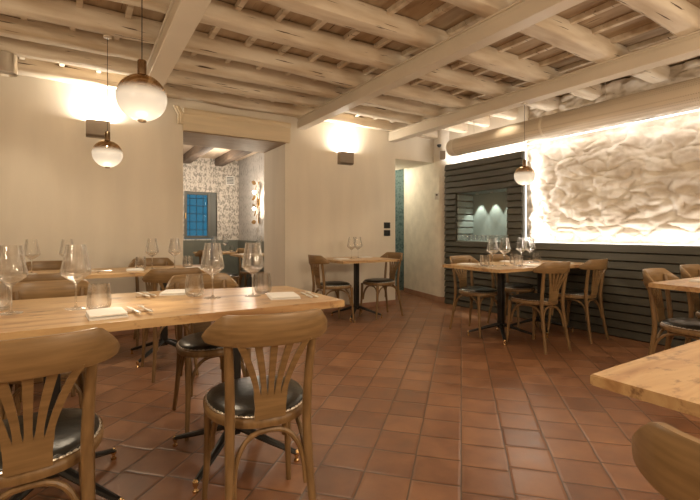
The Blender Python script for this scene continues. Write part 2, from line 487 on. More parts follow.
# lintel over the wide opening (boxed timber with a moulded left end)
b = BM()
z0, z1 = 2.262, 2.515
prof = [(WY+T-.01, z0), (WY-.045, z0), (WY-.055, z0+.03), (WY-.055, z1-.07), (WY-.075, z1-.05), (WY-.075, z1-.02), (WY-.06, z1), (WY+T-.01, z1)]
ends = []
for x in (.985, 2.30):
    ends.append([b.verts.new((x, y, z)) for y, z in prof])
n = len(prof)
for i in range(n): b.faces.new((ends[0][i], ends[0][(i+1) % n], ends[1][(i+1) % n], ends[1][i]))
b.faces.new(ends[0]); b.faces.new(ends[1])
lin = thing('lintel', 'broad cream painted lintel boxed over the wide opening to the back room', 'lintel', (1.62, WY, 2.262))
o = obj('lintel_board', b, M['lintel'], lin); o.location = (-1.62, -WY, -2.262)
b = BM(); box(b, .991, 2.249, WY-.03, WY+T-.02, z0-.014, z0-.0005, .003)
o = obj('soffit_board', b, M['soffit'], lin); o['label'] = 'bare brown underside board'; o.location = (-1.62, -WY, -2.262)
b = BM()
for k, (dx, dd) in enumerate(((0, .0), (.022, .012), (.044, .004))):
    pts = [(.975-dx, WY-.058-dd, z) for z in (z0+.06, z0+.12, z0+.17)] + [(.965-dx-.02, WY-.075-dd, z0+.215), (.955-dx-.035, WY-.09-dd, z0+.25)]
    tube(b, pts, [.014, .014, .014, .015, .011], 8)
o = obj('moulding', b, M['lintel'], lin); o.location = (-1.62, -WY, -2.262); o['label'] = 'scrolled plaster moulding at the left end'

# ------------------------------------------------------------------ steel beams
def beam(x0, x1, label):
    xm = (x0+x1)/2
    t = thing('steel_beam', label, 'beam', (xm, 1.6, 2.465), 0, 'steel beams carrying the joists')
    w = (x1-x0)/2; L = 3.58
    b = BM(); box(b, -w, w, -L, L, 0, .098, .004); obj('beam_casing', b, M['steel_paint'], t)
    b = BM(); box(b, -w*.72, w*.72, -L, L, .098, .126); obj('web', b, M['steel_paint'], t)
    b = BM(); box(b, -w-.004, w+.004, -L, L, .126, .14, .002); obj('top_flange', b, M['steel_paint'], t)
    return t
beam(.50, .655, 'cream steel ceiling beam on the left, passing behind the large globe pendant')
beam(2.415, 2.535, 'cream steel ceiling beam in the middle, ending at the right end of the lintel')
beam(3.915, 4.05, 'cream steel ceiling beam on the right, the one the small pendant hangs from')
# plaster blocks joining beam 3 and wall are part of the beams' seats

# ------------------------------------------------------------------ joists
def joist(yf, w, label, x0=-3.0, x1=5.2, sag=0.0, h=.155):
    b = BM(); nseg = 60; seed = random.random()*100
    rings = []
    for i in range(nseg+1):
        x = x0+(x1-x0)*i/nseg
        ring = []
        k = 14
        for j in range(k):
            a = 2*PI*j/k
            # super-ellipse cross-section, flat on top
            ca, sa = math.cos(a), math.sin(a)
            px = math.copysign(abs(ca)**.36, ca)*w/2
            pz = math.copysign(abs(sa)**.42, sa)*h/2
            nn = noise.noise(Vector((x*1.3, ca*.9+seed, sa*.9)))*.014 + noise.noise(Vector((x*5, ca*2+seed, sa*2)))*.007
            f = 1+nn/(w/2)
            drift = .02*noise.noise(Vector((x*.5+seed, 3, 1)))
            zz = pz*f if sa < 0 else pz
            ring.append(b.verts.new((x, px*f+drift, min(zz, h/2))))
        rings.append(ring)
    for r0, r1 in zip(rings, rings[1:]):
        for j in range(14): b.faces.new((r0[j], r0[(j+1) % 14], r1[(j+1) % 14], r1[j]))
    b.faces.new(rings[0]); b.faces.new(rings[-1])
    zc = 2.605+h/2
    o = obj('ceiling_joist', b, M['joist'], None, (0, yf-w/2, zc), sharp=.9)
    tag(o, label, 'joist', 'whitewashed joists across the ceiling')
    return o
ords = ['hard against the back wall', 'second from the back wall', 'third from the back wall', 'fourth from the back wall', 'fifth from the back wall', 'sixth from the back wall', 'seventh from the back wall', 'eighth from the back wall, nearly over the camera', 'ninth from the back wall, at the upper right edge']
for i, (yf, w) in enumerate(((5.18, .14), (4.66, .15), (4.24, .15), (3.80, .16), (3.24, .17), (2.72, .17), (2.10, .19), (1.48, .18), (.93, .17))):
    joist(yf, w*.88, 'rough whitewashed ceiling joist, ' + ords[i])
for yf in (.3, -.4, -1.1): joist(yf, .17, 'rough whitewashed ceiling joist behind the view')
# battens above joists: small and many, each its own
b = BM()
bx_ = -2.9
proto_b = None
ys = [(5.04, 4.66), (4.51, 4.24), (4.09, 3.80), (3.64, 3.24), (3.07, 2.72), (2.55, 2.10), (1.91, 1.48), (1.30, .93), (.76, .30)]
rows = ['first', 'second', 'third', 'fourth', 'fifth', 'sixth', 'seventh', 'eighth', 'ninth']
for r, (ya, yb) in enumerate(ys):
    x = -1.4 + .05*r; i = 0
    while x < 4.9:
        ym = (ya+yb)/2; L = (ya-yb)/2+.05
        b = BM(); box(b, -.021, .021, -L, L, 0, .045, .003)
        # keep only those that can be in view
        d_ = .53*x+.848*ym; r_ = .848*x-.53*ym
        if d_ > .9 and abs(r_/d_) < .86 and (2.73-1.09)/d_*430 < 245:
            o = obj('ceiling_batten', b, M['joist'], None, (x, ym, CEIL-.045))
            tag(o, 'short cream batten between joists in the %s bay from the back wall' % rows[r], 'batten', 'short battens in the %s bay from the back wall' % rows[r])
            i += 1
        else: b.free()
        x += .31

# ------------------------------------------------------------------ slat panelling
SX = 4.77
def slats(bm, y0, y1, z0, z1, pitch=.087):
    n = max(1, round((z1-z0)/pitch)); p = (z1-z0)/n
    for i in range(n):
        a = z0+i*p
        prof = [(SX+.03, a), (SX-.004, a+.004), (SX-.012, a+.012), (SX+.002, a+p-.006), (SX+.022, a+p-.002), (SX+.03, a+p)]
        prof += [(SX+.045, a+p), (SX+.045, a)]
        A = [bm.verts.new((x, y0, z)) for x, z in prof]; B = [bm.verts.new((x, y1, z)) for x, z in prof]
        k = len(prof)
        for j in range(k): bm.faces.new((A[j], A[(j+1) % k], B[(j+1) % k], B[j]))
        bm.faces.new(A); bm.faces.new(B)
NY0, NY1, NZ0, NZ1 = 3.716, 4.636, .975, 1.68
b = BM()
slats(b, -1.95, 4.865, 0, .97)
slats(b, 3.49, NY0, .97, 2.135)
slats(b, NY1, 4.865, .97, 2.135)
slats(b, NY0, NY1, NZ1, 2.135)
pan = thing('slat_panelling', 'dark olive horizontal slat panelling covering the right wall below the stone', 'panelling', (SX, 2, 0))
o = obj('slat', b, M['slat'], pan, (-SX, -2, 0)); o['label'] = 'overlapping horizontal boards'
b = BM(); box(b, SX+.03, 4.875, -1.95, 3.49, .962, .972); obj('ledge', b, M['slat'], pan, (-SX, -2, 0))
b = BM(); box(b, SX+.01, SX+.05, 3.484, 3.50, .97, 2.135); obj('side_trim', b, M['slat'], pan, (-SX, -2, 0))
b = BM(); box(b, SX+.01, SX+.05, 3.49, 4.865, 2.128, 2.14); obj('top_trim', b, M['slat'], pan, (-SX, -2, 0))
# niche
nic = thing('display_niche', 'mirror-lined niche in the dark panelling holding rows of glasses', 'niche', (SX, (NY0+NY1)/2, NZ0))
NX = 5.12
c0 = (-SX, -(NY0+NY1)/2, -NZ0)
b = BM(); box(b, NX, NX+.02, NY0, NY1, NZ0, NZ1); obj('back_panel', b, M['niche'], nic, c0)
b = BM(); box(b, SX+.02, NX, NY0, NY0+.015, NZ0, NZ1); obj('side_panel', b, M['niche'], nic, c0)
b = BM()
for i in range(7):
    a = NZ0 + i*.1
    box(b, SX+.02, NX, NY1-.03, NY1-.008, a+.006, min(a+.088, NZ1), .004)
obj('side_panel', b, M['niche'], nic, c0)['label'] = 'slatted side panel'
b = BM(); box(b, SX+.01, NX, NY0, NY1, NZ0-.02, NZ0); obj('shelf', b, M['niche'], nic, c0)
b = BM(); box(b, SX+.02, NX, NY0, NY1, NZ1, NZ1+.02); obj('top_panel', b, M['niche'], nic, c0)
for k in range(3):
    y = NY0+.2+.27*k
    b = BM(); lathe(b, [(0, 0), (.022, 0), (.024, -.012), (.018, -.014), (0, -.012)], 16, (NX-.09, y, NZ1))
    obj('spotlight', b, M['silver'], nic, c0)

# ------------------------------------------------------------------ stone facing
b = BM()
ny, nz = 330, 150
Y0, Y1, Z0, Z1 = -1.95, 3.56, .93, 2.74
def stone_h(y, z):
    p = Vector((y*4.2, z*7.5, 0))
    w = Vector((noise.noise(p*.9+Vector((5, 1, 2))), noise.noise(p*.9+Vector((1, 7, 3))), 0))*.55
    q = p + w
    d, _ = noise.voronoi(Vector((q.x*1.15, q.y*1.0, .3)))
    e = min(1, (d[1]-d[0])*2.2)
    h = .040*(e**.45)
    h += .030*noise.noise(p*.8) + .030*noise.noise(p*1.6+Vector((2, 2, 2))) + .014*abs(noise.noise(p*3.2)) + .006*noise.noise(p*6)
    h += .028*noise.noise(Vector((y*.8, z*1.2, 5)))
    return h
grid = []
for j in range(nz+1):
    row = []
    z = Z0+(Z1-Z0)*j/nz
    for i in range(ny+1):
        y = Y0+(Y1-Y0)*i/ny
        row.append(b.verts.new((4.965-stone_h(y, z), y, z)))
    grid.append(row)
for j in range(nz):
    for i in range(ny): b.faces.new((grid[j][i], grid[j][i+1], grid[j+1][i+1], grid[j+1][i]))
# closed back
bl = [b.verts.new((5.2, y, z)) for y, z in ((Y0, Z0), (Y1, Z0), (Y1, Z1), (Y0, Z1))]
b.faces.new(bl)
b.faces.new([bl[0]]+[grid[0][i] for i in range(ny+1)]+[bl[1]])
b.faces.new([bl[3]]+[grid[nz][i] for i in range(ny+1)]+[bl[2]])
b.faces.new([bl[0]]+[grid[j][0] for j in range(nz+1)]+[bl[3]])
b.faces.new([bl[1]]+[grid[j][ny] for j in range(nz+1)]+[bl[2]])
st = obj('stone_facing', b, M['stone'], None, sharp=1.2)
tag(st, 'whitewashed rough stone wall face above the dark panelling, lit along its edges', 'stone wall')

# LED strips
def led(name, label, x0, x1, y0, y1, z0, z1):
    b = BM(); box(b, x0, x1, y0, y1, z0, z1)
    o = obj(name, b, M['led']); tag(o, label, 'light strip', 'LED strips around the stone wall'); return o
led('led_strip', 'glowing LED strip on the ledge along the bottom of the stone wall', 4.825, 4.838, -1.9, 3.44, .972, .980)
led('led_strip', 'glowing vertical LED strip beside the left edge of the stone wall', 4.825, 4.838, 3.474, 3.483, .98, 2.13)
led('led_strip', 'glowing LED strip on top of the slats behind the duct end', 4.825, 4.84, 3.5, 4.86, 2.141, 2.149)
led('led_strip', 'glowing LED strip under the duct along the top of the stone wall', 4.79, 4.80, -1.9, 3.50, 2.21, 2.222)

# ------------------------------------------------------------------ duct
t = thing('air_duct', 'long round perforated air duct, beige, hung under the ceiling along the right wall', 'duct', (4.455, 1.2, 2.176))
R_ = .118
def cyl_y(bm, x, z, r, ya, yb, n=32):
    tube(bm, [(x, ya, z), (x, yb, z)], r, n)
seams = [-1.95, -.3, 1.35, 2.95, 4.30]
for a, c in zip(seams, seams[1:]):
    b = BM(); cyl_y(b, 4.455, 2.294, R_, a, c); obj('duct_section', b, M['duct'], t, (-4.455, -1.2, -2.176))
for s in seams[1:]:
    b = BM(); cyl_y(b, 4.455, 2.294, R_+.004, s-.012, s+.012); obj('duct_ring', b, M['steel_paint'], t, (-4.455, -1.2, -2.176))
b = BM(); tube(b, [(4.455, 4.31, 2.294), (4.455, 4.38, 2.294), (4.455, 4.41, 2.294), (4.455, 4.42, 2.294)], [R_, R_, R_*.93, R_*.8], 32)
obj('end_cap', b, M['steel_paint'], t, (-4.455, -1.2, -2.176))
for y in (4.0, 2.3, .6):
    b = BM(); tube(b, [(4.455, y, 2.40), (4.455, y, 2.60)], .004, 6); obj('hanger_rod', b, M['silver'], t, (-4.455, -1.2, -2.176))

# ------------------------------------------------------------------ pendants
def pendant(x, y, label, top):
    t = thing('globe_pendant', label, 'pendant lamp', (x, y, 1.70), 0, 'globe pendants')
    R = .105
    # opal lower bowl and bronze upper dome, one globe split a little above the equator
    def arc(a0, a1, r, n=14): return [(r*math.cos(a0+(a1-a0)*i/n), r*math.sin(a0+(a1-a0)*i/n)*.985) for i in range(n+1)]
    low = arc(-PI/2, -.12, R); b = BM(); lathe(b, [(max(r, 0), z) for r, z in low] + [(r, z) for r, z in reversed(arc(-PI/2, -.12, R-.003))], 40); obj('opal_bowl', b, M['opal'], t)
    up = arc(-.118, PI/2-.12, R); b = BM(); lathe(b, up + list(reversed(arc(-.118, PI/2-.12, R-.003))), 40, closed=True); obj('glass_dome', b, M['smoky'], t)
    b = BM(); lathe(b, [(0, .098), (.019, .098), (.019, .165), (.017, .168), (0, .168)], 24); obj('collar', b, M['bronze'], t)
    b = BM(); lathe(b, [(0, .03), (.016, .03), (.020, .06), (.012, .10), (0, .10)], 20); obj('lamp_holder', b, M['brass'], t)
    b = BM(); lathe(b, [(0, -.100), (.018, -.100), (.019, -.108), (.012, -.111), (0, -.111)], 20); obj('bottom_cap', b, M['bronze'], t)
    b = BM(); tube(b, [(0, 0, .166), (0, 0, top-1.70-.004)], .0022, 6); obj('cord', b, M['black_metal'], t)
    b = BM(); lathe(b, [(0, top-1.70), (.03, top-1.70), (.03, top-1.70-.014), (.02, top-1.70-.018), (0, top-1.70-.018)], 20); obj('ceiling_rose', b, M['steel_paint'], t)
    l = bpy.data.lights.new('pendant_spot', 'SPOT'); l.energy = 14; l.color = (1, .86, .70); l.spot_size = math.radians(34); l.spot_blend = .9; l.shadow_soft_size = .02
    lo = bpy.data.objects.new('pendant_spot', l); COL.objects.link(lo); lo.location = (x, y, 1.575)
    l = bpy.data.lights.new('pendant_light', 'POINT'); l.energy = 6; l.color = (1, .82, .59); l.shadow_soft_size = .11
    lo = bpy.data.objects.new('pendant_light', l); COL.objects.link(lo); lo.location = (x, y, 1.36)
    return t
pendant(.232, 2.142, 'large-looking globe pendant nearest the camera, half bronze half white glass', CEIL)
pendant(.171, 3.80, 'globe pendant hanging in front of the left wall sconce', 2.61)
pendant(3.99, 2.89, 'globe pendant hanging by the stone wall, over the table at the panelling', 2.465)

# ------------------------------------------------------------------ wall sconces
def sconce(x, z, label, w=.215, h=.17, dp=.10):
    t = thing('wall_sconce', label, 'wall lamp', (x, WY, z), 0, 'wall sconces throwing light upwards')
    # bent metal shade: front face curving out at the top
    prof = [(-.012, -h/2), (-dp*.8, -h/2), (-dp, -h/2+.02), (-dp, h/2-.03), (-dp-.006, h/2)]
    b = BM()
    for xs in ((-w/2, w/2),):
        A = [b.verts.new((xs[0], y, zz)) for y, zz in prof]; B = [b.verts.new((xs[1], y, zz)) for y, zz in prof]
        for i in range(len(prof)-1): b.faces.new((A[i], A[i+1], B[i+1], B[i]))
        for V in (A, B):
            e = [b.verts.new((V[0].co.x, -.012, h/2))]
            b.faces.new(V+e)
    bmesh.ops.solidify(b, geom=b.faces[:], thickness=.003)
    obj('shade', b, M['lamp_metal'], t)
    b = BM(); box(b, -w/2+.01, w/2-.01, -.012, 0, -h/2+.01, h/2-.01, .002); obj('back_plate', b, M['lamp_metal'], t)
    b = BM(); box(b, -w/2+.03, w/2-.03, -dp+.02, -.025, h/2-.06, h/2-.05); obj('diffuser', b, M['lamp_glow'], t)
    l = bpy.data.lights.new('sconce_light', 'AREA'); l.shape = 'RECTANGLE'; l.size = .16; l.size_y = .05
    l.energy = 9; l.color = (1, .92, .79); l.spread = math.radians(180)
    lo = bpy.data.objects.new('sconce_light', l); COL.objects.link(lo); lo.location = (x, WY-.055, z+h/2+.004)
    lo.rotation_euler = (PI-math.radians(8), 0, 0)
    return t
sconce(.146, 2.16, 'bent metal wall sconce glowing behind the second globe pendant, left of the opening')
sconce(3.14, 2.135, 'bent metal wall sconce above the small table between the two openings')

# ceiling drum at top left
t = thing('ceiling_drum_lamp', 'short silver cylinder lamp fixed under a joist at the upper left edge', 'ceiling lamp', (-.545, 4.60, 2.43))
b = BM(); lathe(b, [(0, .03), (.080, .03), (.084, 0), (.088, 0), (.088, .155), (.08, .162), (0, .162)], 32); obj('drum', b, M['silver'], t)
b = BM(); lathe(b, [(0, .02), (.07, .02), (.07, .03), (0, .03)], 24); obj('diffuser', b, M['white_plastic'], t)
b = BM(); lathe(b, [(0, .162), (.05, .162), (.05, .176), (0, .176)], 24); obj('mount', b, M['silver'], t)

# switches, thermostat, speaker, camera
def plate(name, label, cat, x, z, w, h, mat, inner=None):
    t = thing(name, label, cat, (x, WY, z))
    b = BM(); box(b, -w/2, w/2, -.010, 0, -h/2, h/2, .002); obj('plate', b, mat, t)
    b = BM(); box(b, -w*.32, -.002, -.014, -.010, -h*.3, h*.3, .001); obj('rocker', b, inner or mat, t)
    b = BM(); box(b, .002, w*.32, -.014, -.010, -h*.3, h*.3, .001); obj('rocker', b, inner or mat, t)
    return t
plate('light_switch', 'black square light switch left of the passage, the upper one', 'light switch', 3.90, 1.205, .115, .088, M['switch'])
plate('light_switch', 'black square light switch left of the passage, directly below the other', 'light switch', 3.90, 1.09, .115, .088, M['switch'])
t = thing('thermostat', 'small white wall thermostat right of the passage', 'thermostat', (4.795, 5.055, 1.62), math.radians(-72))
b = BM(); box(b, -.04, .04, -.022, .0, 0, .11, .004); obj('housing', b, M['white_plastic'], t)
b = BM(); box(b, -.016, .016, -.0235, -.021, .062, .085, .001); obj('display', b, M['switch'], t)
t = thing('wall_speaker', 'small grey box speaker on the corner just above the dark panelling', 'speaker', (4.80, 4.93, 2.22), math.radians(-50))
b = BM(); box(b, -.05, .05, -.075, 0, 0, .15, .008, 2); obj('cabinet', b, M['white_plastic'], t)
b = BM(); box(b, -.042, .042, -.079, -.074, .008, .142, .002); obj('grille', b, M['lamp_metal'], t)
b = BM(); box(b, -.01, .01, -.01, .05, .06, .09); obj('bracket', b, M['black_metal'], t)
t = thing('security_camera', 'tiny dark domed camera high on the corner right of the passage', 'camera', (4.80, 5.02, 2.47), math.radians(-72))
b = BM(); lathe(b, [(0, -.03), (.018, -.026), (.03, -.01), (.032, 0), (.036, .004), (.036, .016), (0, .016)], 20); obj('dome', b, M['switch'], t)
b = BM(); box(b, -.02, .02, -.01, .03, .016, .03); obj('bracket', b, M['white_plastic'], t)

# ------------------------------------------------------------------ chair
def make_chair(label, loc, rz, group):
    t = thing('bistro_chair', label, 'chair', loc, rz, group)
    # seat outline
    def outline(k, sc_=1.0, n=44):
        pts = []
        for i in range(n):
            a = 2*PI*i/n
            ca, sa = math.cos(a), math.sin(a)
            hw = (.192 + .024*sa)*sc_
            x = math.copysign(abs(ca)**.88, ca)*hw
            y = math.copysign(abs(sa)**.86, sa)*.208*sc_ + .004
            pts.append((x, y))
        return pts
    b = BM()
    levels = [(.92, .418), (1.0, .424), (1.012, .437), (1.005, .452), (.95, .458), (.90, .456)]
    rings = [[b.verts.new((x, y, z)) for x, y in outline(0, s)] for s, z in levels]
    for r0, r1 in zip(rings, rings[1:]):
        for i in range(44): b.faces.new((r0[i], r0[(i+1) % 44], r1[(i+1) % 44], r1[i]))
    b.faces.new(rings[0]); b.faces.new(rings[-1])
    obj('seat_frame', b, M['chair'], t, sharp=1.0)
    b = BM()
    levels = [(.94, .457), (.945, .462), (.92, .470), (.85, .479), (.7, .487), (.45, .492), (.2, .494)]
    rings = [[b.verts.new((x, y, z)) for x, y in outline(0, s)] for s, z in levels]
    for r0, r1 in zip(rings, rings[1:]):
        for i in range(44): b.faces.new((r0[i], r0[(i+1) % 44], r1[(i+1) % 44], r1[i]))
    b.faces.new(rings[0]); b.faces.new(rings[-1])
    cu = obj('cushion', b, M['leather'], t, sharp=1.2); cu['label'] = 'black leather seat pad'
    b = BM()
    NS = 52; sub = 6; ring = outline(0, .952, NS*sub); rr = []
    for i, (x, y) in enumerate(ring):
        ph = (i % sub)/sub*2-1
        q = math.sqrt(max(0, 1-ph*ph)); hw = .0012+.0036*q; hz = .0008+.0032*q
        L = math.hypot(x, y); nx, ny_ = x/L, y/L
        rr.append([b.verts.new((x+nx*o_, y+ny_*o_, .4595+zz)) for o_, zz in ((-hw, 0), (-hw*.5, hz), (hw*.5, hz), (hw, 0))])
    for i in range(len(rr)):
        r0, r1 = rr[i], rr[(i+1) % len(rr)]
        for j in range(4): b.faces.new((r0[j], r0[(j+1) % 4], r1[(j+1) % 4], r1[j]))
    o = obj('nail_trim', b, M['silver'], cu); o['label'] = 'row of metal studs around the pad'
    # legs
    for s in (-1, 1):
        b = BM()
        ctube(b, [(s*.155, -.262, 0, .0125), (s*.140, -.228, .2, .0145), (s*.134, -.200, .42, .0165), (s*.136, -.210, .58, .0160), (s*.147, -.240, .785, .0140)], 20, 12)
        obj('leg', b, M['chair'], t)['label'] = 'rear leg running up as back post'
    for s in (-1, 1):
        b = BM()
        ctube(b, [(s*.178, .190, 0, .0115), (s*.168, .172, .2, .014), (s*.165, .160, .428, .018)], 12, 12)
        obj('leg', b, M['chair'], t)
    # bent braces
    def brace(p, q, inx):
        b = BM(); pts = []
        p = Vector(p); q = Vector(q)
        for i in range(17):
            a = PI*i/16
            u = .5-.5*math.cos(a)*abs(math.cos(a))**-.25 if abs(math.cos(a)) > 1e-3 else .5
            v = math.sin(a)**.8
            pt = p.lerp(q, u); pt.z = .215+.192*v
            pt += Vector(inx)*v
            pts.append(pt)
        tube(b, pts, .0095, 8)
        obj('brace', b, M['chair'], t)['label'] = 'bent arched brace'
    brace((-.124, -.220, .2), (.124, -.220, .2), (0, .035, 0))
    brace((-.150, .165, .2), (.150, .165, .2), (0, -.03, 0))
    brace((-.140, -.208, .2), (-.158, .150, .2), (.02, 0, 0))
    brace((.140, -.208, .2), (.158, .150, .2), (-.02, 0, 0))
    # crest rail, curved in plan with lowered wing ends
    b = BM(); rings = []; n = 36; th = .010
    for i in range(n+1):
        s = -1+2*i/n; a = abs(s)
        x = .212*math.sin(s*1.22)/math.sin(1.22)
        y = -.280 + .112*a**2.3
        # local plan normal
        dx = .212*1.22*math.cos(s*1.22)/math.sin(1.22); dy = .112*2.3*a**1.3*(1 if s > 0 else -1)
        L = math.hypot(dx, dy); nx, ny_ = -dy/L, dx/L
        f = max(0, (a-.64)/.36)
        zt = .828 - .068*f**1.05 - (.004 if a > .985 else 0)
        zb = .722 + .010*a*a + (.010 if a > .985 else .003 if a > .95 else 0)
        lean = -.012
        sec = []
        for (o_, zz) in ((-th, zb+.006), (-th+.004, zb), (th-.004, zb), (th, zb+.006), (th, zt-.006), (th-.004, zt), (-th+.004, zt), (-th, zt-.006)):
            yy = lean*(zz-.72)/.1
            sec.append(b.verts.new((x+nx*o_, y+ny_*o_+yy, zz)))
        rings.append(sec)
    for r0, r1 in zip(rings, rings[1:]):
        for j in range(8): b.faces.new((r0[j], r0[(j+1) % 8], r1[(j+1) % 8], r1[j]))
    b.faces.new(rings[0]); b.faces.new(rings[-1])
    obj('crest_rail', b, M['rail'], t, sharp=.75)
    # fan splat with a solid foot
    b = BM()
    def strip(cx, wd):   # lists over t of (x centre), width
        m = len(cx); th = .005
        rr = []
        for i in range(m):
            tt = i/(m-1); z = .53+(.735-.53)*tt
            y = -.214 - .056*tt**1.3
            w2 = wd[i]/2
            rr.append([b.verts.new((cx[i]-w2, y-th, z)), b.verts.new((cx[i]+w2, y-th, z)), b.verts.new((cx[i]+w2, y+th, z)), b.verts.new((cx[i]-w2, y+th, z))])
        for r0, r1 in zip(rr, rr[1:]):
            for j in range(4): b.faces.new((r0[j], r0[(j+1) % 4], r1[(j+1) % 4], r1[j]))
        b.faces.new(rr[0]); b.faces.new(rr[-1])
    for k in range(-2, 3):
        m = 12; cx = []; wd = []
        for i in range(m):
            tt = i/(m-1)
            cx.append(k*(.0225+.034*tt**1.5)); wd.append(.0165+.009*tt + (.007*(1-tt*6) if tt < .16 else 0))
        strip(cx, wd)
    # foot plate
    v = []
    for y_, dz in ((-.219, 0), (-.209, 0)):
        v.append([b.verts.new((x, y_+(.010 if z < .5 else 0), z)) for x, z in ((-.054, .456), (.054, .456), (.053, .50), (.057, .545), (-.057, .545), (-.053, .50))])
    b.faces.new(v[0]); b.faces.new(v[1])
    for i in range(6): b.faces.new((v[0][i], v[0][(i+1) % 6], v[1][(i+1) % 6], v[1][i]))
    sp = obj('back_splat', b, M['rail'], t, sharp=.5); sp['label'] = 'fan-shaped splat of five slats'
    for s in (-1, 1):
        b = BM(); lathe(b, [(0, 0), (.005, 0), (.004, .003), (0, .004)], 8)
        bmesh.ops.rotate(b, verts=b.verts, matrix=Matrix.Rotation(PI/2, 3, 'X'))
        bmesh.ops.translate(b, verts=b.verts, vec=(s*.045, -.2075, .468))
        obj('screw', b, M['silver'], sp)
    return t

GR = 'bentwood bistro chairs around the tables'
C0 = make_chair('bistro chair in the centre foreground, its back to the camera', (.578, 1.60, 0), math.radians(-8), GR)
def ch(x, y, deg, label): return dup(C0, (x, y, 0), math.radians(deg), label, GR)
ch(-.13, 1.63, 3, 'bistro chair at the lower left corner of the photo, back to the camera')
ch(.945, .14, -86, 'bistro chair at the lower right corner, only its crest rail and one post showing')
ch(.645, 2.565, 181, 'bistro chair facing the camera behind the front left table, dark seat below the tabletop')
ch(-.14, 2.58, 180, 'bistro chair whose rail shows behind the front left table between two large glasses')
ch(.60, 3.68, 0, 'bistro chair, back to the camera, at the right half of the left wall table')
ch(-.20, 3.68, 0, 'bistro chair, back to the camera, at the left half of the left wall table')
ch(.62, 4.66, 180, 'bistro chair against the left wall, right one of two rails above the table')
ch(-.26, 4.66, 180, 'bistro chair against the left wall, left one of two rails above the table')
ch(2.62, 4.58, -90, 'bistro chair at the left side of the small table between the two openings')
ch(3.32, 4.58, 92, 'bistro chair at the right side of the small table, next to the passage')
ch(3.70, 3.27, 180, 'bistro chair behind the panelling table, left one, nearest the passage')
ch(4.33, 3.27, 180, 'bistro chair behind the panelling table, right one, half hidden under the glasses')
ch(3.725, 2.58, -8, 'left one of two bistro chairs with backs to the camera at the panelling table')
ch(4.42, 2.60, 0, 'right one of two bistro chairs with backs to the camera at the panelling table')
ch(3.55, 1.23, 182, 'bistro chair at the right edge table, its whole back and dark seat in view')
ch(4.24, 1.26, 180, 'bistro chair cut by the right photo edge, only a slice of its rail visible')
ch(1.70, 7.08, 0, 'bistro chair in the back room at the farther table')
ch(1.78, 6.33, -95, 'bistro chair in the back room, left of the nearer table')
ch(2.42, 6.97, 180, 'bistro chair in the back room, right behind the nearer table')

# ------------------------------------------------------------------ tables
def make_table(label, poly, base, rz_base=0, th=.034, group='bistro tables with black pedestal feet', name='bistro_table', topz=.76, span=.235, extra=()):
    t = thing(name, label, 'table', (base[0], base[1], 0), 0, group)
    b = BM()
    # slightly wavy live edge
    pts = []
    n = len(poly)
    for i in range(n):
        a = Vector(poly[i]); c = Vector(poly[(i+1) % n]); m = 10
        for j in range(m):
            p = a.lerp(c, j/m)
            if j: p += Vector((noise.noise(Vector((p.x*4, p.y*4, 1))), noise.noise(Vector((p.x*4, p.y*4, 9)))))*.004
            pts.append((p.x-base[0], p.y-base[1]))
    prism(b, pts, topz-th, topz)
    bmesh.ops.bevel(b, geom=[e for e in b.edges if abs(e.verts[0].co.z-e.verts[1].co.z) < 1e-6], offset=.003, segments=2, affect='EDGES')
    obj('tabletop', b, M['table'], t, sharp=.7)
    for ex, ey in [base] + list(extra):
        off = Vector((ex-base[0], ey-base[1], 0)); ox, oy = off.x, off.y
        b = BM(); box(b, ox-.028, ox+.028, oy-.028, oy+.028, .10, topz-th-.008, .004); obj('column', b, M['black_metal'], t)
        b = BM(); box(b, ox-.17, ox+.17, oy-.17, oy+.17, topz-th-.008, topz-th, .002); obj('mounting_plate', b, M['black_metal'], t)
        for k in range(4):
            a = PI/4 + k*PI/2
            d = Vector((math.cos(a), math.sin(a), 0))
            L = span*math.sqrt(2)
            b = BM(); tube(b, [off+d*.01+Vector((0, 0, .135)), off+d*.05+Vector((0, 0, .13)), off+d*L*.6+Vector((0, 0, .08)), off+d*L+Vector((0, 0, .040))], [.024, .024, .019, .014], 8, flat=.75)
            lg = obj('leg', b, M['black_metal'], t)
            b = BM(); lathe(b, [(0, 0), (.012, 0), (.013, .008), (.007, .014), (.007, .024), (.012, .028), (.013, .045), (.008, .052), (0, .054)], 12, tuple(off+d*(L-.004)))
            obj('foot', b, M['brass'], lg)['label'] = 'brass levelling foot'
    return t
make_table('long pale wood table at the front left, running out of the photo', [(-1.15, 1.81), (1.10, 1.81), (1.09, 2.49), (.36, 2.66), (-1.15, 2.67)], (.64, 2.11), extra=[(-.10, 2.13), (-.84, 2.13)])
make_table('long pale wood table along the left wall, ending by the wide opening', [(-1.2, 3.95), (1.06, 3.95), (1.06, 4.66), (-1.2, 4.66)], (.62, 4.10), th=.03, extra=[(-.15, 4.15), (-.85, 4.15)])
make_table('small pale wood table for two against the wall between the openings', [(2.58, 4.28), (3.42, 4.28), (3.42, 5.08), (2.58, 5.08)], (3.03, 4.69), th=.03)
make_table('pale wood table by the panelling, left half nearer the passage', [(3.18, 2.555), (3.955, 2.53), (3.985, 3.30), (3.22, 3.32)], (3.725, 2.98), th=.03)
make_table('pale wood table by the panelling, right half touching the slats', [(3.965, 2.53), (4.735, 2.51), (4.745, 3.28), (3.995, 3.30)], (4.36, 2.95), th=.03)
make_table('pale wood table at the right edge of the photo, beyond the near tabletop', [(3.10, .60), (4.55, .55), (4.58, 1.34), (3.19, 1.37)], (3.75, .95), th=.03)
make_table('pale wood tabletop corner jutting in at the lower right', [(1.01, -.25), (2.2, -.25), (2.2, .556), (1.01, .556)], (1.6, .15), th=.026)
make_table('reddish wood table farther back in the back room', [(1.66, 7.25), (2.28, 7.25), (2.28, 7.85), (1.66, 7.85)], (1.97, 7.55), th=.03)
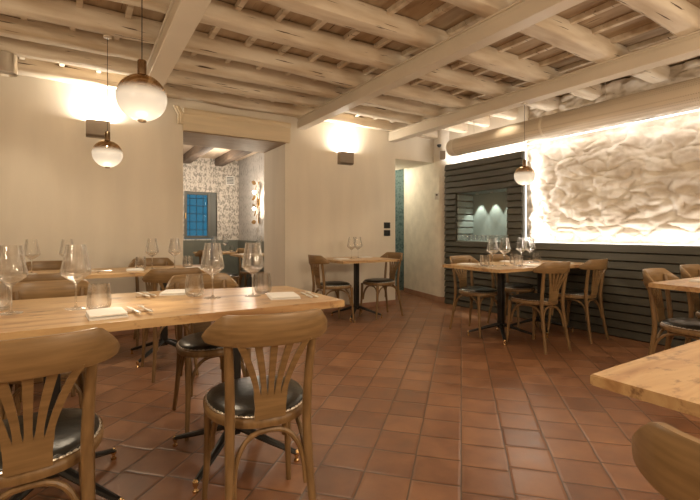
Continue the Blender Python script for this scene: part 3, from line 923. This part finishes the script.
make_table('pale wood table in the back room just behind the opening', [(2.00, 6.22), (2.56, 6.22), (2.56, 6.80), (2.00, 6.80)], (2.26, 6.5), th=.03)

# ------------------------------------------------------------------ glassware
def make_wine(loc, label):
    o_ = [(0, 0), (.041, 0), (.042, .0015), (.03, .004), (.008, .008), (.0042, .016), (.0038, .05), (.0038, .098), (.006, .110), (.018, .121), (.040, .137), (.0545, .149), (.0580, .157), (.0575, .166), (.048, .215), (.0375, .279)]
    i_ = [(.0363, .279), (.0468, .215), (.0563, .166), (.0567, .158), (.0533, .151), (.0385, .1395), (.016, .1245), (0, .117)]
    b = BM(); lathe(b, o_+i_, 28)
    o = obj('wine_glass', b, M['glass'], None, loc, sharp=1.0); return tag(o, label, 'wine glass', 'large burgundy wine glasses')
def make_tumbler(loc, label):
    o_ = [(0, 0), (.030, 0), (.038, .005), (.0455, .020), (.0470, .038), (.0405, .112)]
    i_ = [(.0395, .112), (.0457, .038), (.044, .022), (.037, .011), (0, .009)]
    b = BM(); lathe(b, o_+i_, 28)
    o = obj('tumbler', b, M['glass'], None, loc, sharp=1.0); return tag(o, label, 'tumbler', 'stemless water glasses')
TZ = .7602
wines = [
 (.762, 2.18, 'wine glass at the front left table, the right-hand of its two middle glasses'),
 (.565, 2.22, 'wine glass at the front left table, just left of the other middle glass'),
 (-.02, 2.22, 'wine glass at the front left table between the tumbler and the leftmost glass'),
 (-.245, 2.23, 'leftmost wine glass, near the left photo edge'),
 (-.34, 4.30, 'wine glass on the wall table, leftmost one'),
 (-.10, 4.28, 'wine glass on the wall table, seen behind the big glass left of the napkin'),
 (.55, 4.30, 'wine glass on the wall table, left of the pair near the opening'),
 (.74, 4.28, 'wine glass on the wall table, right of the pair near the opening'),
 (2.96, 4.70, 'wine glass on the small table for two, left one'),
 (3.10, 4.76, 'wine glass on the small table for two, right one'),
 (3.50, 2.90, 'wine glass on the panelling table, leftmost of its four'),
 (3.62, 2.85, 'wine glass on the panelling table, second from the left'),
 (4.12, 3.02, 'wine glass on the panelling table, third from the left'),
 (4.24, 3.00, 'wine glass on the panelling table, rightmost of its four'),
 (1.92, 7.45, 'wine glass on the farther back room table, left one'),
 (2.12, 7.50, 'wine glass on the farther back room table, right one'),
 (2.40, 6.55, 'wine glass on the nearer back room table'),
]
W0 = make_wine((wines[0][0], wines[0][1], TZ), wines[0][2])
for x, y, l in wines[1:]: dup(W0, (x, y, TZ), 0, l)
tumb = [
 (.50, 2.33, 'tumbler on the front left table beside the folded napkin at its back edge'),
 (.84, 2.24, 'tumbler on the front left table behind the corner napkin'),
 (.065, 2.13, 'tumbler on the front left table standing behind the near white napkin'),
 (-.30, 2.36, 'tumbler cut off by the left photo edge'),
 (.46, 4.35, 'tumbler on the wall table beside the pink-white napkin'),
 (.86, 4.30, 'tumbler on the wall table at its right end'),
 (3.36, 2.88, 'tumbler on the panelling table, leftmost'),
 (3.66, 2.72, 'tumbler on the panelling table, below the second wine glass'),
 (3.86, 2.92, 'tumbler on the panelling table in the middle'),
 (4.36, 3.00, 'tumbler on the panelling table, rightmost'),
 (2.22, 7.42, 'tumbler on the farther back room table'),
]
T0 = make_tumbler((tumb[0][0], tumb[0][1], TZ), tumb[0][2])
for x, y, l in tumb[1:]: dup(T0, (x, y, TZ), 0, l)

# glasses in the niche
def make_small(loc, label):
    o_ = [(0, 0), (.022, 0), (.024, .004), (.026, .03), (.030, .085)]
    i_ = [(.029, .085), (.025, .03), (.022, .008), (0, .008)]
    b = BM(); lathe(b, o_+i_, 14)
    o = obj('small_tumbler', b, M['glass'], None, loc, sharp=1.0); return tag(o, label, 'tumbler', 'glasses lined up in the niche')
S0 = None
rn = ['front', 'middle', 'back']
for r in range(3):
    for k in range(11):
        lab = 'small glass in the %s row of the niche, %s' % (rn[r], ['nearest the stone wall', 'second from the stone wall', 'third from the stone wall', 'fourth from the stone wall', 'fifth from the stone wall', 'middle of the row', 'fifth from the passage side', 'fourth from the passage side', 'third from the passage side', 'second from the passage side', 'nearest the passage'][k])
        p = (SX+.075+r*.085, NY0+.075+k*.076+(.02 if r == 1 else 0), NZ0+.0005)
        if S0 is None: S0 = make_small(p, lab)
        else: dup(S0, p, 0, lab)

# ------------------------------------------------------------------ napkins, cutlery
def napkin(x, y, rz, label, w=.135, d=.17, h=.016):
    b = BM()
    n = 10; m = 8
    t_ = thing('napkin', label, 'napkin', (x, y, TZ), math.radians(rz), 'folded white napkins')
    for layer in range(2):
        bb = BM()
        z0 = layer*h*.5; hh = h*.5
        sx = w/2*(1-.04*layer); sy = d/2*(1-.05*layer)
        top = []; bot = []
        for i in range(n+1):
            tr = []; br = []
            for j in range(m+1):
                u = -1+2*i/n; v = -1+2*j/m
                px = u*sx*(1-.02*v*v); py = v*sy
                edge = (1-abs(u)**6)*(1-abs(v)**8)
                zz = z0+hh*.45+hh*.5*edge + .0012*noise.noise(Vector((px*30+x*9, py*30, layer)))*edge
                tr.append(bb.verts.new((px, py, zz))); br.append(bb.verts.new((px*.99, py*.99, z0)))
            top.append(tr); bot.append(br)
        for i in range(n):
            for j in range(m):
                bb.faces.new((top[i][j], top[i+1][j], top[i+1][j+1], top[i][j+1]))
                bb.faces.new((bot[i][j], bot[i][j+1], bot[i+1][j+1], bot[i+1][j]))
        for i in range(n):
            bb.faces.new((top[i][0], bot[i][0], bot[i+1][0], top[i+1][0])); bb.faces.new((top[i][m], top[i+1][m], bot[i+1][m], bot[i][m]))
        for j in range(m):
            bb.faces.new((top[0][j], top[0][j+1], bot[0][j+1], bot[0][j])); bb.faces.new((top[n][j], bot[n][j], bot[n][j+1], top[n][j+1]))
        obj('fold', bb, M['napkin'], t_, sharp=1.1)
    return t_
napkin(.085, 1.965, 4, 'folded white napkin before a tumbler at the front edge of the front left table', h=.024)
napkin(.435, 2.50, -20, 'folded white napkin at the back edge of the front left table')
napkin(.885, 2.07, -14, 'folded white napkin at the right corner of the front left table, by a tumbler', w=.15, d=.20)
napkin(-.365, 2.46, 10, 'folded white napkin at the left photo edge behind the leftmost glass')
napkin(.40, 4.22, 0, 'folded napkin on the wall table below the right wall chair')
napkin(.90, 4.12, 20, 'folded napkin on the wall table at its right end')
napkin(-.36, 4.08, 5, 'folded napkin on the wall table at its left end')
napkin(2.76, 4.62, 90, 'folded napkin on the left side of the small table for two')
napkin(3.22, 4.78, 90, 'folded napkin on the right side of the small table for two')
napkin(3.40, 3.14, 5, 'folded napkin on the panelling table at its far left corner')
napkin(3.80, 2.68, 0, 'folded napkin on the panelling table before the left front chair')
napkin(4.10, 3.17, 0, 'folded napkin on the panelling table at its back edge')
napkin(4.42, 2.72, 0, 'folded napkin on the panelling table at its right end')
napkin(3.55, 1.17, 0, 'folded napkin on the table at the right photo edge')
napkin(2.12, 6.42, 10, 'folded napkin on the nearer back room table')

def make_knife():
    t = thing('table_knife', '', 'knife', (0, 0, 0), 0, 'table knives')
    b = BM(); tube(b, [(0, -.105, .0045), (0, -.09, .005), (0, -.03, .0045), (0, -.005, .004)], [.005, .0085, .007, .005], 8, flat=.6); obj('handle', b, M['steel'], t)
    b = BM(); prism(b, [(-.004, -.006), (.004, -.006), (.009, .02), (.009, .07), (.003, .10), (-.005, .105), (-.006, .05)], .0032, .0046); obj('blade', b, M['steel'], t)
    return t
def make_fork():
    t = thing('table_fork', '', 'fork', (0, 0, 0), 0, 'table forks')
    b = BM(); tube(b, [(0, -.10, .0045), (0, -.085, .005), (0, -.02, .004), (0, .03, .0045), (0, .045, .006)], [.005, .008, .005, .004, .007], 8, flat=.5); obj('handle', b, M['steel'], t)
    b = BM()
    prism(b, [(-.004, .040), (.004, .040), (.0115, .052), (.0115, .062), (-.0115, .062), (-.0115, .052)], .0045, .0070)
    for k in range(4):
        x = -.0095+k*.0063
        tube(b, [(x, .061, .0058), (x, .08, .0050), (x, .098, .0085)], [.0016, .0014, .0007], 6)
    obj('tines', b, M['steel'], t)
    return t
K0 = make_knife(); F0 = make_fork()
firstK = [True]; 
def setting(x, y, rz, where, rest=True, lift=.0, gap=.032, fork=True):
    a = math.radians(rz)
    ux = (math.cos(a), math.sin(a))
    zr = TZ
    if rest:
        b = BM(); box(b, -.05, .05, -.007, .007, 0, .010, .003, 2)
        o = obj('cutlery_rest', b, M['rest'], None, (x, y, TZ), a); tag(o, 'wooden cutlery rest ' + where, 'cutlery rest', 'cutlery rests'); zr = TZ+.0105
    for src, s, nm in ((K0, -1, 'table knife '), (F0, 1, 'table fork ')):
        if nm[6] == 'f' and not fork: continue
        p = (x+ux[0]*s*gap/2, y+ux[1]*s*gap/2, zr-.0015 if rest else zr)
        if src['label'] == '':
            src.location = p; src.rotation_euler = (0, 0, a); src['label'] = nm+where
        else: dup(src, p, a, nm+where)
setting(.205, 1.985, 8, 'beside the near white napkin on the front left table', gap=.045)
setting(.285, 2.45, 10, 'at the back edge of the front left table', rest=True)
setting(1.025, 2.05, -10, 'at the right corner of the front left table', rest=False)
setting(.72, 4.10, 0, 'on the wall table beside its right napkin', rest=False)
setting(.12, 4.16, 80, 'on the wall table in the middle', rest=True)
setting(3.55, 3.16, 10, 'on the panelling table behind the leftmost wine glass', rest=False)
setting(3.93, 2.66, 5, 'on the panelling table near its front edge', rest=False)
setting(3.72, 1.17, 8, 'on the table at the right photo edge', rest=True)

# ------------------------------------------------------------------ back room seen through the wide opening
BY, BXR, BC = 8.30, 2.62, 2.50
WX0, WX1, WZ0, WZ1 = 1.60, 2.08, .985, 1.86
b = BM()
box(b, -1.5, WX0-.0, BY, BY+.2, .945, BC)
box(b, WX0, 2.20, BY, BY+.2, WZ1, BC); box(b, 2.20, BXR+.15, BY, BY+.2, .945, BC)
box(b, WX0, 2.20, BY, BY+.2, .945, WZ0-.01)
struct('wall_back_room', b, M['paper_grey'])
b = BM(); box(b, BXR, BXR+.15, WY+T, BY, .945, BC); struct('wall_back_room_right', b, M['paper_silver'])
b = BM(); box(b, -1.6, -1.45, WY+T, BY, 0, BC); struct('wall_back_room_left', b, M['plaster'])
struct('trim_1', box(BM(), -1.44, BXR-.005, BY-.03, BY-.005, .01, .955, .004), M['wainscot'])
struct('trim_2', box(BM(), BXR-.035, BXR-.006, WY+T+.005, BY-.035, .01, .955, .004), M['wainscot'])
b = BM(); box(b, -1.5, 2.98, BY, BY+.2, 0, .945); box(b, BXR, BXR+.15, WY+T, BY, 0, .945); struct('wall_back_room_base', b, M['wainscot'])
struct('ceiling_back_room', box(BM(), -1.6, 2.98, WY+T, BY+.2, BC, BC+.08), M['back_ceiling'])
# window
b = BM()
fw = .055
box(b, WX0, WX0+fw, BY+.02, BY+.07, WZ0, WZ1, .004); box(b, WX1-fw, WX1, BY+.02, BY+.07, WZ0, WZ1, .004)
box(b, WX0+fw, WX1-fw, BY+.02, BY+.07, WZ1-fw, WZ1, .004); box(b, WX0+fw, WX1-fw, BY+.02, BY+.07, WZ0, WZ0+fw, .004)
box(b, WX1, 2.20, BY+.05, BY+.07, WZ0, WZ1)
win = struct('window_1', b, M['window_paint'])
b = BM()
for x in (1.72, 1.84, 1.96): tube(b, [(x, BY+.10, WZ0), (x, BY+.10, WZ1)], .006, 6)
for z in (1.15, 1.30, 1.45, 1.60, 1.74): tube(b, [(WX0, BY+.10, z), (WX1, BY+.10, z)], .006, 6)
obj('window_grid', b, M['black_metal'], win)
b = BM(); box(b, WX0+fw, WX1-fw, BY+.04, BY+.045, WZ0+fw, WZ1-fw); obj('window_pane', b, M['pane'], win)
b = BM(); box(b, WX0+.02, WX0+.035, BY-.005, BY+.02, 1.36, 1.46, .002); obj('window_handle', b, M['brass'], win)
# beams of the back room
for k, (x, w, m_, lab) in enumerate(((.55, .14, 'dark_beam', 'dark timber beam across the back room ceiling, leftmost in the opening'), (1.15, .12, 'back_ceiling', 'pale timber beam across the back room ceiling'), (1.62, .15, 'dark_beam', 'dark timber beam across the back room ceiling, in the middle of the opening'), (2.22, .15, 'dark_beam', 'dark timber beam across the back room ceiling, nearest the silver papered wall'))):
    b = BM(); box(b, -w/2, w/2, -1.1, 1.17, 0, .14, .012, 2)
    o = obj('ceiling_beam', b, M[m_], None, (x, 7.1, BC-.14)); tag(o, lab, 'beam', 'timber beams in the back room')
# grille
t = thing('ventilation_grille', 'small white framed ventilation grille high in the corner of the back room', 'vent', (2.44, BY, 2.02))
b = BM(); box(b, -.085, .085, -.025, 0, 0, .17, .004); obj('frame', b, M['white_plastic'], t)
b = BM()
for k in range(5): box(b, -.065, .065, -.032, -.025, .025+k*.027, .037+k*.027)
obj('slat', b, M['switch'], t)
# leaf sconce
t = thing('leaf_sconce', 'wall lamp of metal leaves with two bright bulbs on the silver papered back room wall', 'wall lamp', (BXR, 7.15, 1.62))
for k in range(9):
    a = k*2.4; zz = -.34+.085*k
    b = BM()
    c = Vector((-.07, .07*math.cos(a), zz)); u = Vector((-.25, math.cos(a), math.sin(a)*.9)).normalized(); s = u.cross(Vector((1, 0, 0))).normalized()
    V = [b.verts.new(c+u*l+s*w+Vector((-.012*abs(l)*5, 0, 0))) for l, w in ((-.06, 0), (-.02, .035), (.04, .035), (.09, 0), (.04, -.035), (-.02, -.035))]
    b.faces.new(V); bmesh.ops.solidify(b, geom=b.faces[:], thickness=.003)
    obj('leaf', b, M['brass'], t)
b = BM(); tube(b, [(-.02, 0, -.36), (-.035, .01, 0), (-.02, 0, .36)], .008, 8); obj('stem', b, M['brass'], t)
b = BM(); box(b, -.02, 0, -.03, .03, -.06, .06, .003); obj('back_plate', b, M['brass'], t)
for z in (.17, -.11):
    b = BM(); bmesh.ops.create_icosphere(b, subdivisions=2, radius=.028); bmesh.ops.translate(b, verts=b.verts, vec=(-.10, 0, z)); obj('bulb', b, M['bulb'], t)
    l = bpy.data.lights.new('bulb_light', 'POINT'); l.energy = 7; l.color = (1, .85, .66); l.shadow_soft_size = .04
    lo = bpy.data.objects.new('bulb_light', l); COL.objects.link(lo); lo.location = (BXR-.18, 7.15, 1.62+z)

# ------------------------------------------------------------------ lights
def area(name, loc, rot, sx, sy, e, col=(1, .9, .78), spread=180):
    l = bpy.data.lights.new(name, 'AREA'); l.shape = 'RECTANGLE'; l.size = sx; l.size_y = sy; l.energy = e; l.color = col; l.spread = math.radians(spread)
    o = bpy.data.objects.new(name, l); COL.objects.link(o); o.location = loc; o.rotation_euler = rot; return o
def point(name, loc, e, col=(1, .82, .6), r=.12):
    l = bpy.data.lights.new(name, 'POINT'); l.energy = e; l.color = col; l.shadow_soft_size = r
    o = bpy.data.objects.new(name, l); COL.objects.link(o); o.location = loc; return o
LEDC = (1, .94, .88)
def led_area(name, c, direction, length_axis_len, w, e):
    o = area(name, c, (0, 0, 0), w, length_axis_len, e, LEDC)
    # local -Z -> direction, local Y -> length axis
    d = Vector(direction[0]).normalized(); ax = Vector(direction[1]).normalized()
    z = -d; y = (ax - z*ax.dot(z)).normalized(); x = y.cross(z)
    o.rotation_euler = Matrix((x, y, z)).transposed().to_euler()
    return o
led_area('led_bottom', (4.835, .77, .985), ((.25, 0, 1), (0, 1, 0)), 5.3, .02, 10.5)
led_area('led_left', (4.835, 3.465, 1.56), ((.25, -1, 0), (0, 0, 1)), 1.15, .02, 4)
led_area('led_panel_top', (4.83, 4.18, 2.155), ((.15, 0, 1), (0, 1, 0)), 1.3, .02, 5)
led_area('led_under_duct', (4.80, 1.2, 2.205), ((1, 0, -.5), (0, 1, 0)), 6.0, .02, 6)
for k in range(3):
    y = NY0+.2+.27*k
    l = bpy.data.lights.new('niche_spot', 'SPOT'); l.energy = 15; l.color = (.90, .97, .86); l.spot_size = math.radians(62); l.spot_blend = .35; l.shadow_soft_size = .01
    o = bpy.data.objects.new('niche_spot', l); COL.objects.link(o); o.location = (NX-.09, y, NZ1-.02); o.rotation_euler = (0, 0, 0)
# added fill spots without fixtures; the last is the drum lamp's own light
def down(x, y, e, size=100, col=(1, .82, .59), r=.05, z=2.55):
    l = bpy.data.lights.new('fill_and_drum_spot', 'SPOT'); l.energy = e; l.color = col; l.spot_size = math.radians(size); l.spot_blend = .8; l.shadow_soft_size = r
    o = bpy.data.objects.new('fill_and_drum_spot', l); COL.objects.link(o); o.location = (x, y, z)
down(1.5, .4, 20, 130); down(2.0, 3.4, 34, 120); down(3.4, 1.6, 22, 120); down(-.6, 1.0, 20, 130); down(.1, 3.2, 22, 110)
down(4.2, 3.4, 10, 100); down(3.8, 4.4, 16, 90)  # the latter is added to brighten the floor by the passage
down(-.545, 4.60, 12, 110, z=2.42)
# unseen fill lights added behind the camera, no globes hang there
point('room_fill', (1.2, -.9, 1.75), 45, (1, .80, .57), .12)
point('room_fill', (-1.6, .3, 1.75), 40, (1, .80, .57), .12)
point('room_fill', (3.2, -.6, 1.75), 45, (1, .80, .57), .12)
point('back_room_lamp', (.9, 7.0, 1.95), 20, (1, .85, .68), .12)
point('back_room_lamp', (1.9, 7.3, 2.15), 10, (1, .85, .68), .08)
point('corridor_fill', (4.5, 6.2, 2.2), 18, (1, .84, .62), .08)  # unseen point light added to light up the corridor

# world: dusk outside the window
w = bpy.data.worlds.new('World'); sc.world = w; w.use_nodes = True
bg = w.node_tree.nodes['Background']; bg.inputs['Color'].default_value = (.05, .24, .36, 1); bg.inputs['Strength'].default_value = .5

# ------------------------------------------------------------------ camera
cam = bpy.data.cameras.new('Camera'); co = bpy.data.objects.new('Camera', cam); COL.objects.link(co)
co.location = (0, 0, 1.09)
co.rotation_euler = (PI/2, 0, -math.radians(32))
cam.sensor_width = 36; cam.lens = 430/700*36
cam.shift_y = (250-233)/700*-1
cam.clip_start = .05
sc.camera = co
vs = sc.view_settings
vs.view_transform = 'Standard'; vs.look = 'None'; vs.gamma = 1; vs.use_curve_mapping = False
vs.exposure = 0.57
